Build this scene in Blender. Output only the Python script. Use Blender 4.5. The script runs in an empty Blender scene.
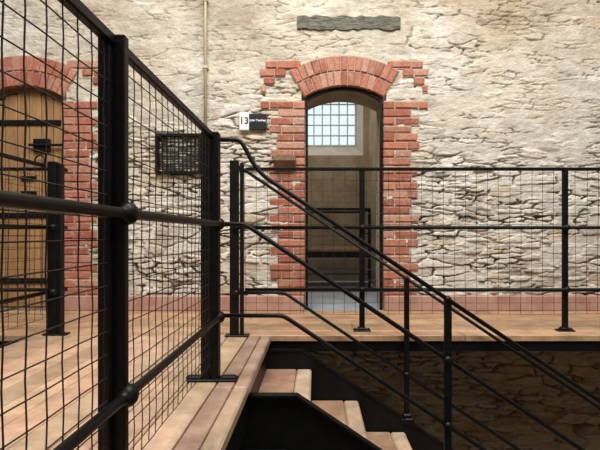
import bpy, math, random
import numpy as np
from mathutils import Vector, Matrix
random.seed(7); rng=np.random.RandomState(11)
scene=bpy.context.scene
FZ=-0.68      # walkway floor level (camera is z=0)
WY=3.93       # far wall plane
LOW=-3.384    # lower floor

# ---------------- materials ----------------
def newmat(name):
    m=bpy.data.materials.new(name); m.use_nodes=True
    nt=m.node_tree; b=nt.nodes['Principled BSDF']
    return m,nt,b
def noisy(name,c1,c2,scale=8,rough=.6,metal=0,bump=.2,bscale=40,stretch=(1,1,1),spec=.5,c3=None,dist=.01):
    m,nt,b=newmat(name); N=nt.nodes; L=nt.links
    tc=N.new('ShaderNodeTexCoord'); mp=N.new('ShaderNodeMapping'); mp.inputs['Scale'].default_value=stretch
    L.new(tc.outputs['Object'],mp.inputs['Vector'])
    n=N.new('ShaderNodeTexNoise'); n.inputs['Scale'].default_value=scale; n.inputs['Detail'].default_value=7; n.inputs['Roughness'].default_value=.65
    L.new(mp.outputs['Vector'],n.inputs['Vector'])
    r=N.new('ShaderNodeValToRGB'); r.color_ramp.elements[0].position=.32; r.color_ramp.elements[1].position=.68
    r.color_ramp.elements[0].color=(*c1,1); r.color_ramp.elements[1].color=(*c2,1)
    if c3:
        e=r.color_ramp.elements.new(.5); e.color=(*c3,1)
    L.new(n.outputs['Fac'],r.inputs['Fac'])
    L.new(r.outputs['Color'],b.inputs['Base Color'])
    n2=N.new('ShaderNodeTexNoise'); n2.inputs['Scale'].default_value=bscale; n2.inputs['Detail'].default_value=5
    L.new(mp.outputs['Vector'],n2.inputs['Vector'])
    bp=N.new('ShaderNodeBump'); bp.inputs['Strength'].default_value=bump; bp.inputs['Distance'].default_value=dist
    L.new(n2.outputs['Fac'],bp.inputs['Height']); L.new(bp.outputs['Normal'],b.inputs['Normal'])
    b.inputs['Roughness'].default_value=rough; b.inputs['Metallic'].default_value=metal
    b.inputs['Specular IOR Level'].default_value=spec
    return m
def attrmat(name,rough=.9,bump=.5,bscale=60,amp=.35,nscale=25,stretch=(1,1,1),spec=.2,dist=.006,lime=None):
    """base colour from the mesh's own per-piece colour attribute, broken up by noise (+ lime/dust patches)"""
    m,nt,b=newmat(name); N=nt.nodes; L=nt.links
    a=N.new('ShaderNodeAttribute'); a.attribute_name='Col'
    tc=N.new('ShaderNodeTexCoord'); mp=N.new('ShaderNodeMapping'); mp.inputs['Scale'].default_value=stretch
    L.new(tc.outputs['Object'],mp.inputs['Vector'])
    n=N.new('ShaderNodeTexNoise'); n.inputs['Scale'].default_value=nscale; n.inputs['Detail'].default_value=8; n.inputs['Roughness'].default_value=.7
    L.new(mp.outputs['Vector'],n.inputs['Vector'])
    mr=N.new('ShaderNodeMapRange'); mr.inputs['From Min'].default_value=.3; mr.inputs['From Max'].default_value=.7
    mr.inputs['To Min'].default_value=1-amp; mr.inputs['To Max'].default_value=1+amp*.6
    L.new(n.outputs['Fac'],mr.inputs['Value'])
    mx=N.new('ShaderNodeVectorMath'); mx.operation='SCALE'
    L.new(a.outputs['Color'],mx.inputs[0]); L.new(mr.outputs['Result'],mx.inputs['Scale'])
    out=mx.outputs['Vector']
    if lime:
        col,sc,lo,hi,mxf=lime
        n3=N.new('ShaderNodeTexNoise'); n3.inputs['Scale'].default_value=sc; n3.inputs['Detail'].default_value=9; n3.inputs['Roughness'].default_value=.75
        L.new(tc.outputs['Object'],n3.inputs['Vector'])
        m3=N.new('ShaderNodeMapRange'); m3.inputs['From Min'].default_value=lo; m3.inputs['From Max'].default_value=hi; m3.inputs['To Max'].default_value=mxf
        L.new(n3.outputs['Fac'],m3.inputs['Value'])
        mm=N.new('ShaderNodeMix'); mm.data_type='RGBA'; L.new(m3.outputs['Result'],mm.inputs[0]); L.new(out,mm.inputs[6]); mm.inputs[7].default_value=(*col,1)
        out=mm.outputs[2]
    L.new(out,b.inputs['Base Color'])
    n2=N.new('ShaderNodeTexNoise'); n2.inputs['Scale'].default_value=bscale; n2.inputs['Detail'].default_value=6
    L.new(mp.outputs['Vector'],n2.inputs['Vector'])
    bp=N.new('ShaderNodeBump'); bp.inputs['Strength'].default_value=bump; bp.inputs['Distance'].default_value=dist
    L.new(n2.outputs['Fac'],bp.inputs['Height']); L.new(bp.outputs['Normal'],b.inputs['Normal'])
    b.inputs['Roughness'].default_value=rough; b.inputs['Specular IOR Level'].default_value=spec
    return m
M_stone=attrmat('rubble_stone',bump=.8,bscale=45,amp=.26,nscale=18,stretch=(1,1,1.8),dist=.008)
M_brick=attrmat('brick',rough=.85,bump=.8,amp=.30,nscale=30,bscale=70,dist=.008,lime=((.56,.44,.35),11,.50,.78,.60))
M_wood=attrmat('floor_boards',rough=.34,bump=.3,bscale=30,amp=.45,nscale=7,spec=.5,lime=((.58,.45,.33),5,.50,.75,.5))
M_iron=noisy('black_iron',(.0025,.003,.003),(.007,.007,.007),scale=20,rough=.42,metal=0,bump=.15,bscale=120,spec=.18)
M_wire=noisy('wire_iron',(.010,.008,.007),(.035,.023,.016),scale=30,rough=.55,bump=.1,spec=.3)
M_plaster=noisy('cell_plaster',(.30,.24,.165),(.50,.43,.33),scale=3,rough=.9,bump=.5,bscale=14,spec=.2,dist=.02)
M_plast2=noisy('hall_plaster',(.33,.30,.25),(.45,.41,.35),scale=3,rough=.9,bump=.4,bscale=14,spec=.2)
M_flag=noisy('flagstone',(.08,.07,.06),(.17,.155,.135),scale=3,rough=.8,bump=.4,bscale=20)
M_cellfloor=noisy('cell_floor',(.20,.22,.25),(.32,.34,.37),scale=5,rough=.5,bump=.2)
M_sill=noisy('sill_stone',(.56,.54,.49),(.70,.68,.63),scale=5,rough=.8,bump=.3)
M_lintel=noisy('lintel_stone',(.055,.052,.040),(.21,.195,.15),scale=11,rough=.95,bump=.9,bscale=30,stretch=(1,1,3),dist=.02)
M_pink=noisy('red_plinth',(.36,.17,.12),(.50,.32,.25),scale=6,rough=.8,bump=.4,bscale=40)
M_pipe=noisy('cream_pipe',(.50,.42,.28),(.60,.52,.36),scale=6,rough=.5,bump=.05)
M_door=attrmat('door_timber',rough=.55,bump=.3,bscale=25,amp=.35,nscale=5,stretch=(6,6,.7),spec=.4)
M_bracket=noisy('bracket_timber',(.12,.07,.04),(.26,.16,.09),scale=10,rough=.8,bump=.5)
M_white=noisy('white_enamel',(.75,.75,.72),(.8,.8,.78),scale=6,rough=.4,bump=0)
M_plaque=noisy('black_plaque',(.012,.014,.015),(.02,.02,.022),scale=6,rough=.3,bump=0)
M_text=noisy('text_paint',(.8,.8,.76),(.85,.85,.82),scale=6,rough=.5,bump=0)
M_winframe=noisy('window_frame',(.50,.55,.56),(.58,.64,.65),scale=6,rough=.5,bump=0)
m,nt,b=newmat('window_glass')
for n in list(nt.nodes):
    if n.type!='OUTPUT_MATERIAL': nt.nodes.remove(n)
tr=nt.nodes.new('ShaderNodeBsdfTransparent'); tr.inputs[0].default_value=(.84,.96,.95,1)
gl=nt.nodes.new('ShaderNodeBsdfGlossy'); gl.inputs['Roughness'].default_value=.15
ms=nt.nodes.new('ShaderNodeMixShader'); ms.inputs[0].default_value=.03
nt.links.new(tr.outputs[0],ms.inputs[1]); nt.links.new(gl.outputs[0],ms.inputs[2])
nt.links.new(ms.outputs[0],[n for n in nt.nodes if n.type=='OUTPUT_MATERIAL'][0].inputs['Surface'])
M_glass=m

# ---------------- mesh builder ----------------
class MB:
    def __init__(s): s.v=[]; s.f=[]; s.c=[]; s.col=(1,1,1)
    def add(s,vs,fs):
        o=len(s.v); s.v+= [tuple(p) for p in vs]; s.f+=[tuple(i+o for i in f) for f in fs]; s.c+=[s.col]*len(vs)
    def box(s,x0,x1,y0,y1,z0,z1,rot=None,bev=0):
        if bev>0:
            cx,cy,cz=(x0+x1)/2,(y0+y1)/2,(z0+z1)/2; hx,hy,hz=abs(x1-x0)/2,abs(y1-y0)/2,abs(z1-z0)/2
            b=min(bev,hx*.9,hy*.9,hz*.9); vs=[];idx={}
            for sx in(-1,1):
                for sy in(-1,1):
                    for sz in(-1,1):
                        idx[sx,sy,sz,0]=len(vs);vs.append((sx*hx,sy*(hy-b),sz*(hz-b)))
                        idx[sx,sy,sz,1]=len(vs);vs.append((sx*(hx-b),sy*hy,sz*(hz-b)))
                        idx[sx,sy,sz,2]=len(vs);vs.append((sx*(hx-b),sy*(hy-b),sz*hz))
            fs=[]
            for q in(-1,1):
                fs.append([idx[q,-1,-1,0],idx[q,1,-1,0],idx[q,1,1,0],idx[q,-1,1,0]][::q])
                fs.append([idx[-1,q,-1,1],idx[-1,q,1,1],idx[1,q,1,1],idx[1,q,-1,1]][::q])
                fs.append([idx[-1,-1,q,2],idx[1,-1,q,2],idx[1,1,q,2],idx[-1,1,q,2]][::q])
                for r in(-1,1):
                    fs.append([idx[q,r,-1,0],idx[q,r,1,0],idx[q,r,1,1],idx[q,r,-1,1]])
                    fs.append([idx[q,-1,r,0],idx[q,1,r,0],idx[q,1,r,2],idx[q,-1,r,2]])
                    fs.append([idx[-1,q,r,1],idx[1,q,r,1],idx[1,q,r,2],idx[-1,q,r,2]])
                    for t in(-1,1): fs.append([idx[q,r,t,0],idx[q,r,t,1],idx[q,r,t,2]])
            R=rot if rot else Matrix.Identity(3)
            vs=[tuple(R@Vector(p)+Vector((cx,cy,cz))) for p in vs]
            s.add(vs,fs); return
        vs=[(x,y,z) for x in(x0,x1) for y in(y0,y1) for z in(z0,z1)]
        if rot:
            c=Vector(((x0+x1)/2,(y0+y1)/2,(z0+z1)/2)); vs=[tuple(rot@(Vector(p)-c)+c) for p in vs]
        s.add(vs,[(0,1,3,2),(4,6,7,5),(0,4,5,1),(2,3,7,6),(0,2,6,4),(1,5,7,3)])
    def tube(s,path,r,n=10,caps=True):
        P=[Vector(p) for p in path]; T=[]
        for i in range(len(P)):
            a=P[max(i-1,0)];b_=P[min(i+1,len(P)-1)]; T.append((b_-a).normalized())
        up=Vector((0,0,1)) if abs(T[0].z)<.9 else Vector((1,0,0))
        u=T[0].cross(up).normalized(); vs=[];fs=[]
        for i,p in enumerate(P):
            u=(u-T[i]*u.dot(T[i])).normalized(); w=T[i].cross(u)
            for k in range(n):
                a=2*math.pi*k/n; vs.append(p+r*(math.cos(a)*u+math.sin(a)*w))
        for i in range(len(P)-1):
            for k in range(n):
                k2=(k+1)%n; fs.append((i*n+k,i*n+k2,(i+1)*n+k2,(i+1)*n+k))
        if caps: fs.append(tuple(range(n))[::-1]); fs.append(tuple((len(P)-1)*n+k for k in range(n)))
        s.add(vs,fs)
    def ball(s,c,r,sx=1,sy=1,sz=1,n=12):
        vs=[];fs=[];m_=n//2
        for i in range(m_+1):
            t=math.pi*i/m_
            for k in range(n):
                a=2*math.pi*k/n; vs.append((c[0]+sx*r*math.sin(t)*math.cos(a),c[1]+sy*r*math.sin(t)*math.sin(a),c[2]+sz*r*math.cos(t)))
        for i in range(m_):
            for k in range(n): fs.append((i*n+k,(i+1)*n+k,(i+1)*n+(k+1)%n,i*n+(k+1)%n))
        s.add(vs,fs)
    def obj(s,name,mat,parent=None,smooth=False,colattr=False):
        me=bpy.data.meshes.new(name); me.from_pydata(s.v,[],s.f); me.update()
        if colattr:
            a=me.color_attributes.new('Col','FLOAT_COLOR','POINT')
            a.data.foreach_set('color',np.array([(*c,1) for c in s.c],dtype=np.float32).ravel())
        me.materials.append(mat)
        if smooth:
            for p in me.polygons: p.use_smooth=True
        o=bpy.data.objects.new(name,me); scene.collection.objects.link(o)
        if parent: o.parent=parent
        return o
def empty(name):
    e=bpy.data.objects.new(name,None); scene.collection.objects.link(e); e.empty_display_size=.1; return e

# ---------------- numpy noise ----------------
def vnoise(x,y,seed):
    r=np.random.RandomState(seed).rand(256,256)
    xi=np.floor(x).astype(int); yi=np.floor(y).astype(int); fx=x-xi; fy=y-yi
    fx=fx*fx*(3-2*fx); fy=fy*fy*(3-2*fy)
    g=lambda a,b_: r[a%256,b_%256]
    return (g(xi,yi)*(1-fx)+g(xi+1,yi)*fx)*(1-fy)+(g(xi,yi+1)*(1-fx)+g(xi+1,yi+1)*fx)*fy
def fbm(x,y,seed,o=4):
    t=0;a=.5;s=0
    for i in range(o):
        t=t+a*vnoise(x*2**i+i*17.3,y*2**i+i*9.1,seed+i); s+=a; a*=.55
    return t/s
def voro(x,y,seed):
    R=np.random.RandomState(seed); jx=R.rand(256,256)*.9; jy=R.rand(256,256)*.75+.12
    yi=np.floor(y).astype(int); F1=np.full(x.shape,9.);F2=np.full(x.shape,9.);idn=np.zeros(x.shape,int)
    for dy in(-1,0,1):
        Y=yi+dy; off=.5*(Y%2)
        xi=np.floor(x-off).astype(int)
        for dx in(-1,0,1):
            X=xi+dx; px=X+off+jx[X%256,Y%256]; py=Y+jy[X%256,Y%256]
            d=np.maximum(np.abs(px-x)*.90+.18*np.abs(py-y),np.abs(py-y)*1.10+.05*np.abs(px-x))
            new=d<F1
            F2=np.where(new,F1,np.minimum(F2,d)); idn=np.where(new,(X%256)*256+(Y%256),idn); F1=np.where(new,d,F1)
    return F1,F2-F1,idn

# ---------------- far rubble wall ----------------
DOORW=.71; SPR=1.245; RISE=.10
DC=.254; LC=-2.635   # door centres
def arch_z(dx,half,spring,rise):
    R=(half*half+rise*rise)/(2*rise)
    return spring+np.sqrt(np.maximum(R*R-dx*dx,0))-(R-rise)
def make_wall():
    xs=np.concatenate([np.arange(-6.2,-3.3,.03),np.arange(-3.3,3.0,.008),np.arange(3.0,6.25,.03)])
    zs=np.concatenate([np.arange(LOW,-2.1,.03),np.arange(-2.1,2.4,.0065),np.arange(2.4,4.35,.03)])
    X,Z=np.meshgrid(xs,zs)
    wx=X+.07*(fbm(X*5,Z*7,1)-.5); wz=Z+.05*(fbm(X*1.6,Z*3,5)-.5)+.026*(fbm(X*9,Z*14,9)-.5)+.010*(fbm(X*30,Z*30,19)-.5)
    F1a,Ea,Ia=voro(wx/.21,wz/.044,21); F1b,Eb,Ib=voro(wx/.33,wz/.090,22)
    sel=fbm(X*1.6+5,Z*2.6,31)>.55
    E=np.where(sel,Eb*1.6,Ea*.85); I=np.where(sel,Ib+70000,Ia)
    rr=np.random.RandomState(3); tab=rr.rand(140000,4)
    r1=tab[I,0];r2=tab[I,1];r3=tab[I,2]
    upper=np.clip((Z-.40)/.9,0,1)*np.clip((fbm(X*.9,Z*1.1,41)-.22)*3,.6,1)
    rightup=np.clip((X-.8)/.8,0,1)*np.clip((Z-.3)/.6,0,1); upper=np.clip(upper+.2*rightup,0,1.2)
    prof=np.clip(E/.19,0,1); prof=prof*prof*(3-2*prof)
    st=prof*(.006+.025*r1*(1-.35*upper))+.009*(fbm(X*14,Z*45,51)-.5)+.009*(fbm(X*9,Z*12,55)-.5)
    mo=.0075+.013*upper+.018*(fbm(X*5,Z*10,61)-.42)
    h=np.maximum(st,mo)
    ismort=np.clip((mo-st)/.005+.3,0,1)
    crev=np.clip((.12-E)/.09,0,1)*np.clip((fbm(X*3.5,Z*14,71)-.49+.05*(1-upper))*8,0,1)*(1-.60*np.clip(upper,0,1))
    h=h-crev*.024+.006*(fbm(X*40,Z*50,81)-.5)
    pal=np.array([(.58,.52,.43),(.65,.61,.53),(.47,.42,.35),(.46,.36,.25),(.31,.27,.22),(.57,.48,.36),(.61,.57,.50)])
    pw=np.array([.2,.2,.13,.11,.06,.15,.15]).cumsum()
    ci=np.clip(np.searchsorted(pw,r2),0,6); C=pal[ci]*(.86+.24*r3)[...,None]
    mort=np.array((.58,.525,.435))[None,None]*(.74+.44*fbm(X*3,Z*3,91))[...,None]
    C=C*(1-ismort[...,None])+mort*ismort[...,None]
    white=np.clip((fbm(X*2.6,Z*4.5,95)-.35)*3.2,0,1)[...,None]
    C=C*(1-.62*white)+np.array((.68,.64,.56))*.62*white
    C=C*(.80+.38*fbm(X*11,Z*24,99,5))[...,None]
    warm=np.clip((fbm(X*1.1+3,Z*1.3,97)-.46)*4,0,1)[...,None]
    C=C*(1-warm*.42*np.array((.14,.28,.48)))
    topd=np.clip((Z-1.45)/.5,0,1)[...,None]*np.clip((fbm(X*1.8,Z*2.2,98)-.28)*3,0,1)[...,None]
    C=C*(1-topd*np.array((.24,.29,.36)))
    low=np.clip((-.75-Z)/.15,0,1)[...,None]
    C=C*(1-low*np.array((.28,.42,.54)))  # shade under the walkway, put into the lower wall's colour
    cr=crev[...,None]; C=C*(1-cr)+np.array((.13,.090,.062))*cr  # crevice shadow painted as a dark tone between stones
    ny,nx=X.shape
    V=np.stack([X,WY-h,Z],-1).reshape(-1,3)
    ii=np.arange(ny*nx).reshape(ny,nx)
    F=np.stack([ii[:-1,:-1],ii[:-1,1:],ii[1:,1:],ii[1:,:-1]],-1)
    cx=(X[:-1,:-1]+X[1:,1:])/2; cz=(Z[:-1,:-1]+Z[1:,1:])/2
    keep=np.ones(cx.shape,bool)
    for c in(DC,LC):
        dx=cx-c; hw=DOORW/2+.03
        keep&=~((np.abs(dx)<hw)&(cz>FZ)&(cz<arch_z(dx,hw,SPR+.03,RISE)))
    F=F[keep].reshape(-1,4)
    me=bpy.data.meshes.new('wall_far'); me.vertices.add(len(V)); me.vertices.foreach_set('co',V.astype(np.float32).ravel())
    me.loops.add(F.size); me.loops.foreach_set('vertex_index',F.astype(np.int32).ravel())
    me.polygons.add(len(F)); me.polygons.foreach_set('loop_start',(np.arange(len(F))*4).astype(np.int32))
    me.update(calc_edges=True)
    a=me.color_attributes.new('Col','FLOAT_COLOR','POINT')
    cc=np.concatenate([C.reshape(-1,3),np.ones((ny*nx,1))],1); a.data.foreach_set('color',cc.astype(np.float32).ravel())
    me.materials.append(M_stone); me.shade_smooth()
    o=bpy.data.objects.new('wall_far',me); scene.collection.objects.link(o)
make_wall()

# ---------------- brick surrounds ----------------
def brickcol():
    t=random.random()
    base=random.choice([(.43,.155,.095),(.37,.125,.08),(.46,.195,.125),(.42,.16,.10),(.34,.11,.07),(.48,.25,.175),(.40,.14,.09),(.44,.18,.115)])
    k=.86+.24*t; return tuple(min(1,c*k) for c in base)
def surround(name,c):
    mb=MB(); mo=MB(); BH=.073; MJ=.009; hw=DOORW/2
    z=-.54; row=0
    ztop=1.615
    R=(hw*hw+RISE*RISE)/(2*RISE); zc=SPR+RISE-R; RO=R+.275
    rj=random.Random(int(abs(c)*100))
    while z<ztop-.04:
        for sgn in(-1,1):
            tooth=[.25,.25,.32,.32,.25,.32][(row+ (2 if sgn>0 else 0))%6]+rj.uniform(-.010,.010)
            if z>1.12: tooth=.375+.03*(row%2)
            if z>1.38 : tooth=.36+.05*(row%2)
            inner=hw
            if z+BH>SPR:
                dz=z+BH*.5-zc; d2=RO*RO-dz*dz
                inner= max(math.sqrt(d2)+.012 if d2>0 else 0,hw) if z<SPR+.12 else (math.sqrt(d2)+.012 if d2>0 else 9)
            outer=hw+tooth
            if z>1.45: outer=hw+.36
            if not(inner>outer-.05 or inner<.3):
                x=inner; k=0
                first=.105 if row%2 else .215
                while x<outer-.03:
                    L=first if k==0 else .215
                    x1=min(x+L,outer)
                    if outer-x1<.05: x1=outer
                    mb.col=brickcol(); y0=WY-.032-rj.random()*.008
                    a,b_=(c+sgn*x,c+sgn*(x1-MJ)); a,b_=min(a,b_),max(a,b_)
                    ang=rj.uniform(-.012,.012)
                    mb.box(a,b_,y0,WY+.045,z+rj.uniform(-.003,.003),z+BH-MJ+rj.uniform(-.004,.003),rot=Matrix.Rotation(ang,3,'Y'),bev=rj.uniform(.005,.010))
                    x=x1; k+=1
                mo.col=(.48,.38,.30)
                a,b_=sorted((c+sgn*(inner+.004),c+sgn*(outer-.004)))
                mo.box(a,b_,WY-.026,WY+.04,z-.006,z+BH-.002)
        z+=BH; row+=1
    th=math.asin(hw/R)
    for ring in range(2):
        r0=R+ring*.138; r1=r0+.128; n=13 if ring==0 else 15
        for i in range(n):
            t=-th+2*th*(i+.5)/n; dt=th/n*rj.uniform(.84,.92)
            mb.col=brickcol(); y0=WY-.036-rj.random()*.010
            pts=[]
            for (rr,tt) in((r0,t-dt),(r0,t+dt),(r1,t+dt),(r1,t-dt)):
                pts.append((c+rr*math.sin(tt),zc+rr*math.cos(tt)))
            cxm=sum(p[0] for p in pts)/4; czm=sum(p[1] for p in pts)/4
            ins=[(cxm+(p[0]-cxm)*.84,czm+(p[1]-czm)*.93) for p in pts]
            vs=[(p[0],y0,p[1]) for p in ins]+[(p[0],y0+.008,p[1]) for p in pts]+[(p[0],WY+.045,p[1]) for p in pts]
            fs=[(0,1,2,3)]
            for q in range(4):
                q2=(q+1)%4; fs+=[(q,q2,4+q2,4+q),(4+q,4+q2,8+q2,8+q)]
            mb.add(vs,fs)
    mo.col=(.46,.36,.28)
    for i in range(24):
        t0=-th+2*th*i/24;t1=t0+2*th/24
        P=[(c+rr*math.sin(tt),zc+rr*math.cos(tt)) for rr,tt in((R+.004,t0),(R+.004,t1),(RO,t1),(RO,t0))]
        mo.add([(p[0],WY-.028,p[1]) for p in P]+[(p[0],WY+.04,p[1]) for p in P],[(0,1,2,3),(0,4,5,1),(2,6,7,3),(1,5,6,2),(3,7,4,0)])
    e=empty(name)
    mb.obj('bricks',M_brick,e,colattr=True); mo.obj('mortar_bed',M_stone,e,colattr=True)
surround('brick_door_surround',DC); surround('brick_door_surround',LC)

# ---------------- door reveal helpers ----------------
def outline(c,hw,zb,spring,rise,n=16):
    pts=[(c-hw,zb),(c-hw,spring)]
    for i in range(1,n):
        dx=-hw+2*hw*i/n; pts.append((c+dx,float(arch_z(np.array(dx),hw,spring,rise))))
    pts+=[(c+hw,spring),(c+hw,zb)]
    return pts
def loft(mb,A,ya,B,yb,close=False):
    n=len(A); vs=[(p[0],ya,p[1]) for p in A]+[(p[0],yb,p[1]) for p in B]
    rg=range(n) if close else range(n-1)
    mb.add(vs,[(i,(i+1)%n,n+(i+1)%n,n+i) for i in rg])
def holed(mb,y,X0,X1,Z0,Z1,c,hw,zb,spring,rise,n=16):
    def q(x0,x1,z00,z01,z10,z11): mb.add([(x0,y,z00),(x1,y,z10),(x1,y,z11),(x0,y,z01)],[(0,1,2,3)])
    q(X0,c-hw,Z0,Z1,Z0,Z1); q(c+hw,X1,Z0,Z1,Z0,Z1)
    if zb>Z0+1e-4: q(c-hw,c+hw,Z0,zb,Z0,zb)
    O=outline(c,hw,zb,spring,rise,n)[1:-1]
    for a,b_ in zip(O[:-1],O[1:]): q(a[0],b_[0],a[1],Z1,b_[1],Z1)

# ---------------- cell room behind open doorway ----------------
cell=MB(); CX0,CX1,CY0,CY1,CZ1=-1.15,.76,4.45,6.30,2.75
oA=outline(DC,DOORW/2+.002,FZ,SPR,RISE); oB=outline(DC,DOORW/2+.01,FZ,SPR+.02,RISE)
loft(cell,oA,WY+.046,oB,CY0)
holed(cell,CY0,CX0,CX1,FZ,CZ1,DC,DOORW/2+.01,FZ,SPR+.02,RISE)
cell.add([(CX0,CY0,FZ),(CX0,CY1,FZ),(CX0,CY1,CZ1),(CX0,CY0,CZ1)],[(0,1,2,3)])
cell.add([(CX1,CY0,FZ),(CX1,CY1,FZ),(CX1,CY1,CZ1),(CX1,CY0,CZ1)],[(0,1,2,3)])
cell.add([(CX0,CY0,CZ1),(CX1,CY0,CZ1),(CX1,CY1,CZ1),(CX0,CY1,CZ1)],[(0,1,2,3)])
WC=.225
holed(cell,CY1,CX0,CX1,FZ,CZ1,WC,.46,1.16,1.98,.16)
holed(cell,CY1+.42,CX0,CX1,FZ,CZ1,WC,.375,1.40,2.05,.14)
cell.obj('wall_cell',M_plaster)
rv=MB(); A=outline(WC,.46,1.16,1.98,.16);B=outline(WC,.375,1.40,2.05,.14)
loft(rv,A,CY1,B,CY1+.42,close=True); rv.obj('trim_1',M_sill)
cf=MB(); cf.box(CX0,CX1,WY+.06,CY1,FZ-.06,FZ-.001); cf.box(DC-DOORW/2-.03,DC+DOORW/2+.03,WY-.022,WY+.06,FZ-.06,FZ-.001); cf.obj('floor_cell',M_cellfloor)
# window
w=empty('window_1'); fr=MB()
yw=CY1+.34
B=outline(WC,.385,1.36,2.03,.14)
for i in range(len(B)):
    p,q=B[i],B[(i+1)%len(B)]; fr.tube([(p[0],yw,p[1]),(q[0],yw,q[1])],.020,6)
for k in range(1,6):
    x=WC-.385+.77*k/6; zt=float(arch_z(np.array(x-WC),.385,2.03,.14)); fr.box(x-.009,x+.009,yw-.012,yw+.012,1.37,zt)
for k in range(1,5):
    z=1.36+.80*k/5; fr.box(WC-.38,WC+.38,yw-.010,yw+.010,z-.009,z+.009)
fr.obj('frame',M_winframe,w)
g=MB(); g.add([(p[0],yw,p[1]) for p in B],[tuple(range(len(B)))]); g.obj('pane',M_glass,w)

# iron bed in the cell
bed=empty('iron_bed'); bb=MB()
for x in(-.55,.66):
    for y in(5.35,6.05):
        bb.tube([(x,y,FZ),(x,y,FZ+(1.0))],.018,8)
    bb.tube([(x,5.35,FZ+1.0),(x,6.05,FZ+1.0)],.016,8); bb.tube([(x,5.35,FZ+.7),(x,6.05,FZ+.7)],.012,8)
for y in(5.35,6.05):
    bb.box(-.55,.66,y-.015,y+.015,FZ+.40,FZ+.46)
    bb.tube([(-.55,y,FZ+1.0),(.66,y,FZ+1.0)],.016,8)
    bb.tube([(-.55,y,FZ+.2),(.66,y,FZ+.2)],.010,8)
for k in range(9):
    y=5.38+.08*k; bb.box(-.55,.66,y-.018,y+.018,FZ+.43,FZ+.44)
bb.obj('frame',M_iron,bed)
bm=MB(); bm.box(-.52,.63,5.38,6.02,FZ+.445,FZ+.53,bev=.03); bm.obj('mattress',M_bracket,bed)

# thin iron frame in open doorway
df=MB()
O=outline(DC,DOORW/2-.006,FZ,SPR-.006,RISE,20)
O2=outline(DC,DOORW/2-.028,FZ,SPR-.024,RISE,20)
n=len(O)
for a in(WY+.0,WY+.04):
    vs=[(p[0],a,p[1]) for p in O]+[(p[0],a,p[1]) for p in O2]
    df.add(vs,[(i,i+1,n+i+1,n+i) for i in range(n-1)])
loft(df,O,WY+.0,O,WY+.04); loft(df,O2,WY+.0,O2,WY+.04)
df.obj('door_frame',M_iron)

# ---------------- timber cell door (left) ----------------
d=empty('door_1'); pl=MB(); hw=DOORW/2
np_=6
for i in range(np_):
    x0=LC-hw+.02+(DOORW-.04)*i/np_; x1=LC-hw+.02+(DOORW-.04)*(i+1)/np_-.006
    zt=min(float(arch_z(np.array(x0-LC),hw,SPR-.02,RISE)),float(arch_z(np.array(x1-LC),hw,SPR-.02,RISE)))
    k=random.uniform(.82,1.1); pl.col=(.39*k,.215*k,.09*k)
    pl.box(x0,x1,WY+.05,WY+.09,FZ+.02,zt,bev=.005)
pl.obj('planks',M_door,d,colattr=True)
hwm=MB()
for z in(1.03,.18,-.42):
    hwm.box(LC-hw+.02,LC+hw-.06,WY+.036,WY+.052,z-.025,z+.025,bev=.004)
    for k in range(6): hwm.ball((LC-hw+.08+k*.1,WY+.036,z),.011,sy=.6)
hwm.box(LC+.05,LC+.20,WY+.02,WY+.05,.76,.88,bev=.006)
hwm.tube([(LC+.02,WY+.012,.82),(LC+.33,WY+.012,.82)],.012,8)
hwm.tube([(LC+.12+.045*math.cos(a),WY+.015,.68+.045*math.sin(a)) for a in np.linspace(0,6.283,17)],.007,6)
hwm.box(LC-.07,LC+.07,WY+.035,WY+.052,.36,.40); hwm.box(LC-.07,LC+.07,WY+.035,WY+.052,.50,.54)
hwm.obj('ironwork',M_iron,d)
jm=MB(); O=outline(LC,hw,FZ,SPR,RISE); O2=outline(LC,hw-.03,FZ,SPR-.03,RISE)
nn=len(O); vs=[(p[0],WY+.03,p[1]) for p in O]+[(p[0],WY+.03,p[1]) for p in O2]
jm.add(vs,[(i,i+1,nn+i+1,nn+i) for i in range(nn-1)]); loft(jm,O,WY-.02,O,WY+.12); loft(jm,O2,WY+.03,O2,WY+.1)
jm.add([(p[0],WY+.115,p[1]) for p in O],[tuple(range(nn))])
jm.box(LC-hw-.03,LC+hw+.03,WY-.021,WY+.12,FZ-.05,FZ+.012,bev=.005)
jm.obj('jamb_and_threshold',M_bracket,d)

# ---------------- wall furniture ----------------
pk=MB(); segs=[(-5.95,LC-hw-.005),(LC+hw+.005,DC-hw-.005),(DC+hw+.005,5.95)]
for a,b_ in segs: pk.box(a,b_,WY-.055,WY+.02,FZ,-.545,bev=.008)
pk.obj('baseboard_far',M_pink)
R_=random.Random(5); up=[];dn=[]
for i in range(25):
    x=-.17+.93*i/24; up.append((x,1.972+R_.uniform(-.012,.008))); dn.append((x,1.848+R_.uniform(-.006,.014)))
l=MB(); nl=25
vs=[(x,WY-.030-R_.random()*.008,z) for x,z in up]+[(x,WY-.034-R_.random()*.008,z) for x,z in dn]+[(x,WY+.02,z) for x,z in up]+[(x,WY+.02,z) for x,z in dn]
fs=[]
for i in range(nl-1): fs+=[(i,nl+i,nl+i+1,i+1),(i,i+1,2*nl+i+1,2*nl+i),(nl+i,3*nl+i,3*nl+i+1,nl+i+1)]
fs+=[(0,2*nl,3*nl,nl),(nl-1,2*nl-1,4*nl-1,3*nl-1)]
l.add(vs,fs); l.obj('stone_lintel',M_lintel)
p=empty('conduit_pipe'); q=MB(); q.tube([(-.99,WY-.055,3.9),(-.99,WY-.055,.70)],.013,10); q.obj('pipe',M_pipe,p,smooth=True)
q=MB()
for z in(.9,1.5,2.1,2.8): q.box(-1.015,-.965,WY-.072,WY-.0,z-.012,z+.012,bev=.004)
q.obj('clips',M_pipe,p)
v=empty('vent_grille'); q=MB(); x0,x1,z0,z1=-1.44,-1.025,.545,.91; y0=WY-.06
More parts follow.
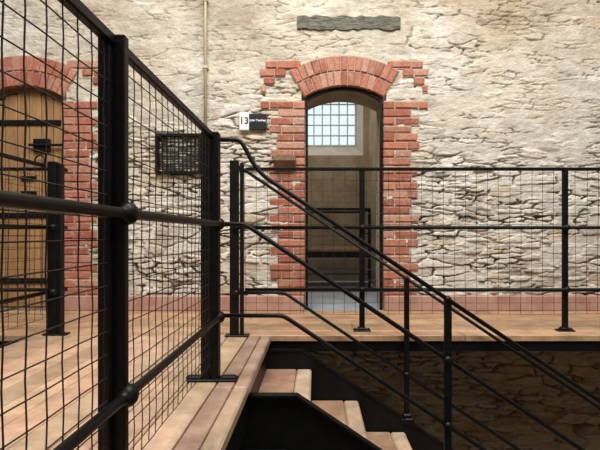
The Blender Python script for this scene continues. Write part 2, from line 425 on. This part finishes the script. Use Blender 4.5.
q.box(x0,x1,y0,y0+.06,z1-.028,z1,bev=.003); q.box(x0,x1,y0,y0+.06,z0,z0+.028,bev=.003); q.box(x0,x0+.028,y0,y0+.06,z0+.028,z1-.028); q.box(x1-.028,x1,y0,y0+.06,z0+.028,z1-.028)
for k in range(1,10): 
    x=x0+.028+(x1-x0-.056)*k/10; q.tube([(x,y0+.02,z0+.02),(x,y0+.02,z1-.02)],.005,6)
for k in range(1,7):
    z=z0+.028+(z1-z0-.056)*k/7; q.tube([(x0+.02,y0+.025,z),(x1-.02,y0+.025,z)],.005,6)
q.obj('grille',M_iron,v); q=MB(); q.box(x0+.01,x1-.01,y0+.045,y0+.065,z0+.01,z1-.01); q.obj('back',M_lintel,v)
s=empty('cell_number_sign'); q=MB(); q.box(-.685,-.60,WY-.058,WY-.02,.94,1.10,bev=.003); q.obj('number_tile',M_white,s)
q=MB(); q.box(-.598,-.445,WY-.058,WY-.02,.945,1.085,bev=.003); q.obj('name_plaque',M_plaque,s)
def text(body,size,x,z,mat,par,nm,off=0):
    cu=bpy.data.curves.new(nm,'FONT'); cu.body=body; cu.size=size; cu.align_x='CENTER'; cu.align_y='CENTER'; cu.extrude=.001; cu.offset=off
    o=bpy.data.objects.new(nm,cu); scene.collection.objects.link(o); o.location=(x,WY-.060,z); o.rotation_euler=(math.pi/2,0,0)
    cu.materials.append(mat); o.parent=par
text('13',.085,-.643,1.02,M_plaque,s,'number',.001); text('John Twohey',.027,-.521,1.025,M_text,s,'name',.0006)
q=MB(); vs=[]
prof=[(0,.70),(-.13,.70),(-.13,.655),(-.07,.60),(0,.60)]
for x in(-.375,-.18): vs+=[(x,WY-.01+a,z) for a,z in prof]
q.add(vs,[(0,1,2,3,4),(9,8,7,6,5)]+[(i,(i+1)%5,5+(i+1)%5,5+i) for i in range(5)])
q.obj('wall_bracket',M_bracket)

# ---------------- floors ----------------
def wcol(base,amt=.18):
    k=random.uniform(1-amt,1+amt); return tuple(c*k*random.uniform(.97,1.03) for c in base)
fl=MB()
y=2.93; ny=7; wd=(WY-.02-2.93)/ny
for i in range(ny):
    x=-6+random.uniform(-.5,0)
    while x<5.98:
        L=random.uniform(1.6,2.8); fl.col=wcol((.47,.285,.16)); fl.box(max(x,-5.98),min(x+L-.004,5.98),y+i*wd,y+(i+1)*wd-.005,FZ-.04,FZ,bev=.003); x+=L
x0=-1.9; nx=11; wd=(-.455+1.9)/nx
for i in range(nx):
    y=-3.9+random.uniform(-.8,0)
    while y<2.925:
        L=random.uniform(1.4,2.6); fl.col=wcol((.49,.32,.205)); fl.box(x0+i*wd,x0+(i+1)*wd-.005,max(y,-3.9),min(y+L-.004,2.925),FZ-.04,FZ,bev=.003); y+=L
for ya,yb in((-3.9,-1.2),(-1.196,.62),(.624,1.93),(1.934,2.925)):
    fl.col=wcol((.31,.20,.14),.12); fl.box(-.452,-.375,ya,yb,FZ-.045,FZ+.001,bev=.004)
    fl.col=wcol((.37,.24,.165),.12); fl.box(-.372,-.305,ya,yb,FZ-.05,FZ+.001,bev=.008)
fl.obj('floor',M_wood,colattr=True)
st=MB()
st.box(-5.95,5.95,2.945,2.965,FZ-.11,FZ-.041); st.box(-5.95,5.95,2.945,3.02,FZ-.05,FZ-.0405)
st.box(-.345,-.325,-3.9,2.94,FZ-.22,FZ-.051); st.box(-1.88,-1.86,-3.9,2.94,FZ-.22,FZ-.041)
for x in np.arange(-5.5,5.9,1.1):
    st.box(x-.02,x+.02,2.966,WY-.06,FZ-.10,FZ-.041)
for y in np.arange(-3.5,2.9,1.0): st.box(-1.86,-.345,y-.02,y+.02,FZ-.16,FZ-.051)
st.obj('walkway_steelwork',M_iron)
lf=MB(); lf.box(-6.1,6.1,-4,WY+.05,LOW-.1,LOW); lf.obj('floor_lower',M_flag)
for nm,a in(('wall_left',(-6.15,-6.0,-4,WY,LOW,4.3)),('wall_right',(6.0,6.15,-4,WY,LOW,4.3)),('wall_back',(-6.1,6.1,-4.15,-4,LOW,4.3))):
    q=MB(); q.box(*a); q.obj(nm,M_plast2)
q=MB(); q.box(-6.1,6.1,2.9,WY,4.2,4.3); q.box(-6.1,6.1,-4,-2.4,4.2,4.3)
for x in np.arange(-6,6.1,1.5): q.box(x-.04,x+.04,-2.4,2.9,4.2,4.3)
q.obj('ceiling',M_plast2)

# ---------------- wire mesh helper ----------------
def wiremesh(mb,o,u,L,z0,z1,sp=.075,r=.0023,nrm=(1,0,0),seed=0,wob=1):
    R=random.Random(seed); o=Vector(o);u=Vector(u);nv=Vector(nrm)
    n=max(1,int(round(L/sp))); s_=L/n
    for i in range(n+1):
        ph=R.uniform(0,6); am=R.uniform(.001,.004)*wob; lean=R.uniform(-.005,.005)*wob; pts=[]
        for k in range(13):
            t=k/12; z=z0+(z1-z0)*t
            pts.append(o+u*(i*s_+am*math.sin(ph+t*5)+lean*t)+nv*(.0015*(1 if k%2 else -1))+Vector((0,0,z)))
        mb.tube(pts,r,5,caps=False)
    m_=int(round((z1-z0)/sp)); sz=(z1-z0)/m_
    seg=max(6,int(L/.12))
    for j in range(m_+1):
        ph=R.uniform(0,6); am=R.uniform(.001,.003)*wob; pts=[]
        for k in range(seg+1):
            t=k/seg; pts.append(o+u*(L*t)+nv*(.0015*(-1 if k%2 else 1))+Vector((0,0,z0+j*sz+am*math.sin(ph+t*L*5))))
        mb.tube(pts,r,5,caps=False)
ZT,ZM,ZB=.468,.052,-.385

def foot(mb,x,y,z=FZ,w=.075):
    mb.box(x-w,x+w,y-.03,y+.03,z,z+.010,bev=.003); mb.box(x-.03,x+.03,y-.03,y+.03,z+.008,z+.028,bev=.008)
    mb.ball((x-w*.75,y,z+.012),.010); mb.ball((x+w*.75,y,z+.012),.010)

# landing railing (left, running towards the camera)
lr=empty('landing_railing'); q=MB(); sm=MB(); XR=-.488
for y in(2.03,1.04,.05,-.94,-1.93,-2.92):
    if y==2.03:
        q.box(XR-.046,XR-.006,y-.03,y+.03,FZ,ZT+.012,bev=.004); q.box(XR-.001,XR+.036,y-.024,y+.024,FZ,ZT+.012,bev=.004)
        q.box(XR-.11,XR+.12,y-.035,y+.035,FZ+.001,FZ+.012,bev=.004)
        for s_ in(-1,1):
            q.box(XR+.0+s_*.075-.03,XR+.0+s_*.075+.03,y-.02,y+.02,FZ+.010,FZ+.022,bev=.008)
            sm.ball((XR+.0+s_*.10,y,FZ+.012),.022,sz=.6)
    else:
        q.box(XR-.020,XR+.034,y-.012,y+.012,FZ,ZT+.01,bev=.003); q.box(XR-.022,XR+.006,y-.03,y-.012,FZ,ZT,bev=.002)
        foot(q,XR,y)
    for z in(ZM,ZB):
        sm.ball((XR+.038,y,z),.028,sx=.85); sm.ball((XR+.035,y,z),.021,sy=2.0)
q.box(XR-.012,XR+.012,-3.9,2.03,ZT-.018,ZT+.010,bev=.004)
q.obj('posts_and_toprail',M_iron,lr)
for z in(ZM,ZB): sm.tube([(XR+.035,-3.9,z),(XR+.035,2.06,z)],.0125,12)
sm.obj('midrails',M_iron,lr,smooth=True)
q=MB(); wiremesh(q,(XR,-.94,0),(0,1,0),2.96,-.60,ZT,sp=.054,r=.0016,nrm=(1,0,0),seed=4,wob=.6)
wiremesh(q,(XR,-3.9,0),(0,1,0),2.95,-.60,ZT,sp=.108,r=.0016,seed=5); q.obj('wire_mesh',M_wire,lr)

# walkway railing (far)
def rail_x(name,xa,xb,y,posts,seed,newel=None):
    e=empty(name); q=MB(); sm=MB(); ms=MB()
    for x in posts:
        q.box(x-.019,x+.019,y-.012,y+.012,FZ,ZT+.004,bev=.003); foot(q,x,y-.0,w=.06)
        for z in(ZM,ZB): sm.ball((x,y-.022,z),.024)
    for z in(ZT,): q.box(xa,xb,y-.016,y+.016,z-.012,z+.010,bev=.004)
    for z in(ZM,ZB): sm.tube([(xa,y-.022,z),(xb,y-.022,z)],.0125,10)
    if newel is not None:
        x=newel[0]; yy=newel[1]; 
        q.box(x-.045,x+.010,yy-.03,yy+.03,FZ,ZT+.03,bev=.004); q.box(x+.022,x+.044,yy-.025,yy+.025,FZ,ZT+.015,bev=.003)
        q.box(x-.08,x+.08,yy-.035,yy+.035,FZ+.001,FZ+.012,bev=.004)
        for z in(ZT-.01,ZM,ZB): q.box(x-.01,x+.01,min(yy,y-.03)-.0,y,z-.012,z+.012)
        for z in(ZM,ZB): sm.ball((x,yy-.035,z),.024)
    q.obj('posts_and_toprail',M_iron,e); sm.obj('midrails',M_iron,e,smooth=True)
    wiremesh(ms,(xa,y,0),(1,0,0),xb-xa,-.56,ZT,sp=.078,r=.0015,nrm=(0,1,0),seed=seed); ms.obj('wire_mesh',M_wire,e)
YF=3.07
rail_x('walkway_railing',-.50,5.9,YF,[.326,1.765,3.2,4.6],8,newel=(-.53,2.91))
rail_x('walkway_railing',-5.9,-1.80,YF,[-3.2,-4.6],9,newel=(-1.77,2.95))
e=empty('landing_railing'); q=MB(); sm=MB(); ms=MB()
for y in(1.6,.2,-1.2,-2.6): q.box(-1.85,-1.81,y-.012,y+.012,FZ,ZT,bev=.003); foot(q,-1.83,y,w=.05)
q.box(-1.842,-1.818,-3.9,2.92,ZT-.014,ZT+.01,bev=.003); q.obj('posts_and_toprail',M_iron,e)
for z in(ZM,ZB): sm.tube([(-1.81,-3.9,z),(-1.81,2.92,z)],.0125,10)
sm.obj('midrails',M_iron,e,smooth=True)
wiremesh(ms,(-1.83,-1.0,0),(0,1,0),3.9,-.56,ZT,sp=.082,r=.0016,nrm=(1,0,0),seed=12); ms.obj('wire_mesh',M_wire,e)

# ---------------- staircase ----------------
S=.67; RUN=.31; RI=.208
sc=empty('staircase'); tr_=MB(); ri=MB(); YN,YFR=2.09,2.88
for k in range(12):
    xr=-.03+RUN*k; z=FZ-RI*(k+1)
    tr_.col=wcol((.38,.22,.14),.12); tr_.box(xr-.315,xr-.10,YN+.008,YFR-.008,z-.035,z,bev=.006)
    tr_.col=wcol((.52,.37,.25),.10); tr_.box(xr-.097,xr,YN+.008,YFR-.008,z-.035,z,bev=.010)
    ri.box(xr-.318,xr-.308,YN+.008,YFR-.008,z,z+RI-.036)
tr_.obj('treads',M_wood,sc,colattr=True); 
xe=3.75
for y,s_ in((YN,-1),(YFR,1)):
    xs=[-.40,-.09,xe]; top=[-.775,-.775,-.775-S*(xe+.09)]; bot=[-1.04,-1.04,-1.04-S*(xe+.09)+0]
    bx=[-.40,-.14,xe-.0]; 
    y0,y1=(y-.010,y)if s_<0 else(y,y+.010)
    vs=[(x,yy,z) for yy in(y0,y1) for x,z in list(zip(xs,top))+list(zip(bx[::-1],bot[::-1]))]
    ri.add(vs,[(0,1,2,3,4,5),(11,10,9,8,7,6)]+[(i,(i+1)%6,6+(i+1)%6,6+i) for i in range(6)])
    fy0,fy1=(y-.035,y+.008) if s_<0 else (y-.008,y+.035)
    for P,Z in((xs,top),(bx,bot)):
        for i in range(2):
            a=(P[i],Z[i]);b_=(P[i+1],Z[i+1])
            vs=[(a[0],fy0,a[1]),(a[0],fy1,a[1]),(b_[0],fy1,b_[1]),(b_[0],fy0,b_[1]),(a[0],fy0,a[1]+.012),(a[0],fy1,a[1]+.012),(b_[0],fy1,b_[1]+.012),(b_[0],fy0,b_[1]+.012)]
            ri.add(vs,[(3,2,1,0),(4,5,6,7),(0,1,5,4),(1,2,6,5),(2,3,7,6),(3,0,4,7)])
ri.box(-.36,-.345,YN,YFR,FZ-.36,FZ-.05)
ri.obj('stringers_and_risers',M_iron,sc)
def bez(p0,p1,p2,p3,n=12):
    out=[]
    for i in range(n+1):
        t=i/n;u=1-t; out.append(tuple(u**3*p0[j]+3*u*u*t*p1[j]+3*u*t*t*p2[j]+t**3*p3[j] for j in range(3)))
    return out
hand=lambda x:-.308-S*(x-.63)
xe2=3.45
def stair_rail(name,y,near):
    e=empty(name); sm=MB(); q=MB()
    if near:
        path=[(-.47,y,.455),(-.40,y,.455)]+bez((-.385,y,.455),(-.33,y,.455),(-.335,y,.345),(-.23,y,hand(-.23)))+[(xe2,y,hand(xe2))]
        xm=-.34; zm=ZM+.0; xb_=-.156
    else:
        path=[(-.51,y,hand(-.51)),(xe2,y,hand(xe2))]; xm=-.44; zm=ZM; xb_=-.215
    sm.tube(path,.0105,12)
    def bent(x0,z,xk):
        a=bez((xk-.05,y,z),(xk-.005,y,z),(xk+.0,y,z),(xk+.045,y,z-S*.045),8)
        return [(x0,y,z)]+a+[(xe2,y,z-S*(xe2-xk))]
    x0=-.47 if near else -.51
    sm.tube(bent(x0,zm,xm),.0110,12); sm.tube(bent(x0,ZB,xb_),.0105,12)
    zmid=lambda x:zm-S*(x-xm); zbt=lambda x:ZB-S*(x-xb_)
    for x in((.63,1.75,2.87) if near else(.606,1.95,3.2)):
        zt=hand(x); zb=-.775-S*(x+.09)+.01
        q.box(x-.017,x+.017,y-.011,y+.011,zb-.0,zt,bev=.003)
        q.box(x-.045,x+.045,y-.024,y+.024,zb-.03,zb+.012,bev=.006); q.box(x-.028,x+.028,y-.02,y+.02,zb+.01,zb+.04,bev=.008)
        for f in(hand,zmid,zbt): sm.ball((x,y,f(x)),.024 if f!=hand else .018)
    sm.obj('rails',M_iron,e,smooth=True); q.obj('posts',M_iron,e)
stair_rail('stair_railing',YN-.02,True); stair_rail('stair_railing',YFR+.015,False)

# ---------------- light ----------------
def area(name,loc,rot,sx,sy,P,col):
    l=bpy.data.lights.new(name,'AREA'); l.shape='RECTANGLE'; l.size=sx; l.size_y=sy; l.energy=P; l.color=col
    o=bpy.data.objects.new(name,l); scene.collection.objects.link(o); o.location=loc; o.rotation_euler=rot
area('skylight',(.2,1.0,4.1),(math.radians(12),0,0),5,2.4,430,(1,.975,.93))
area('cell_fill',(-.3,5.2,2.6),(0,0,0),.8,.8,22,(1,.92,.80))  # unseen fill light, added to brighten the cell interior
wd=bpy.data.worlds.new('sky'); scene.world=wd; wd.use_nodes=True
bg=wd.node_tree.nodes['Background']; bg.inputs[0].default_value=(.93,.97,1,1); bg.inputs[1].default_value=1.1
scene.view_settings.view_transform='Standard'

# ---------------- camera ----------------
c=bpy.data.cameras.new('camera'); co=bpy.data.objects.new('camera',c); scene.collection.objects.link(co)
c.sensor_width=36; c.lens=36*433/600; c.shift_x=-16/600; c.shift_y=10/600; c.clip_start=.02
co.location=(0,0,0); co.rotation_euler=(math.pi/2,0,0)
scene.camera=co
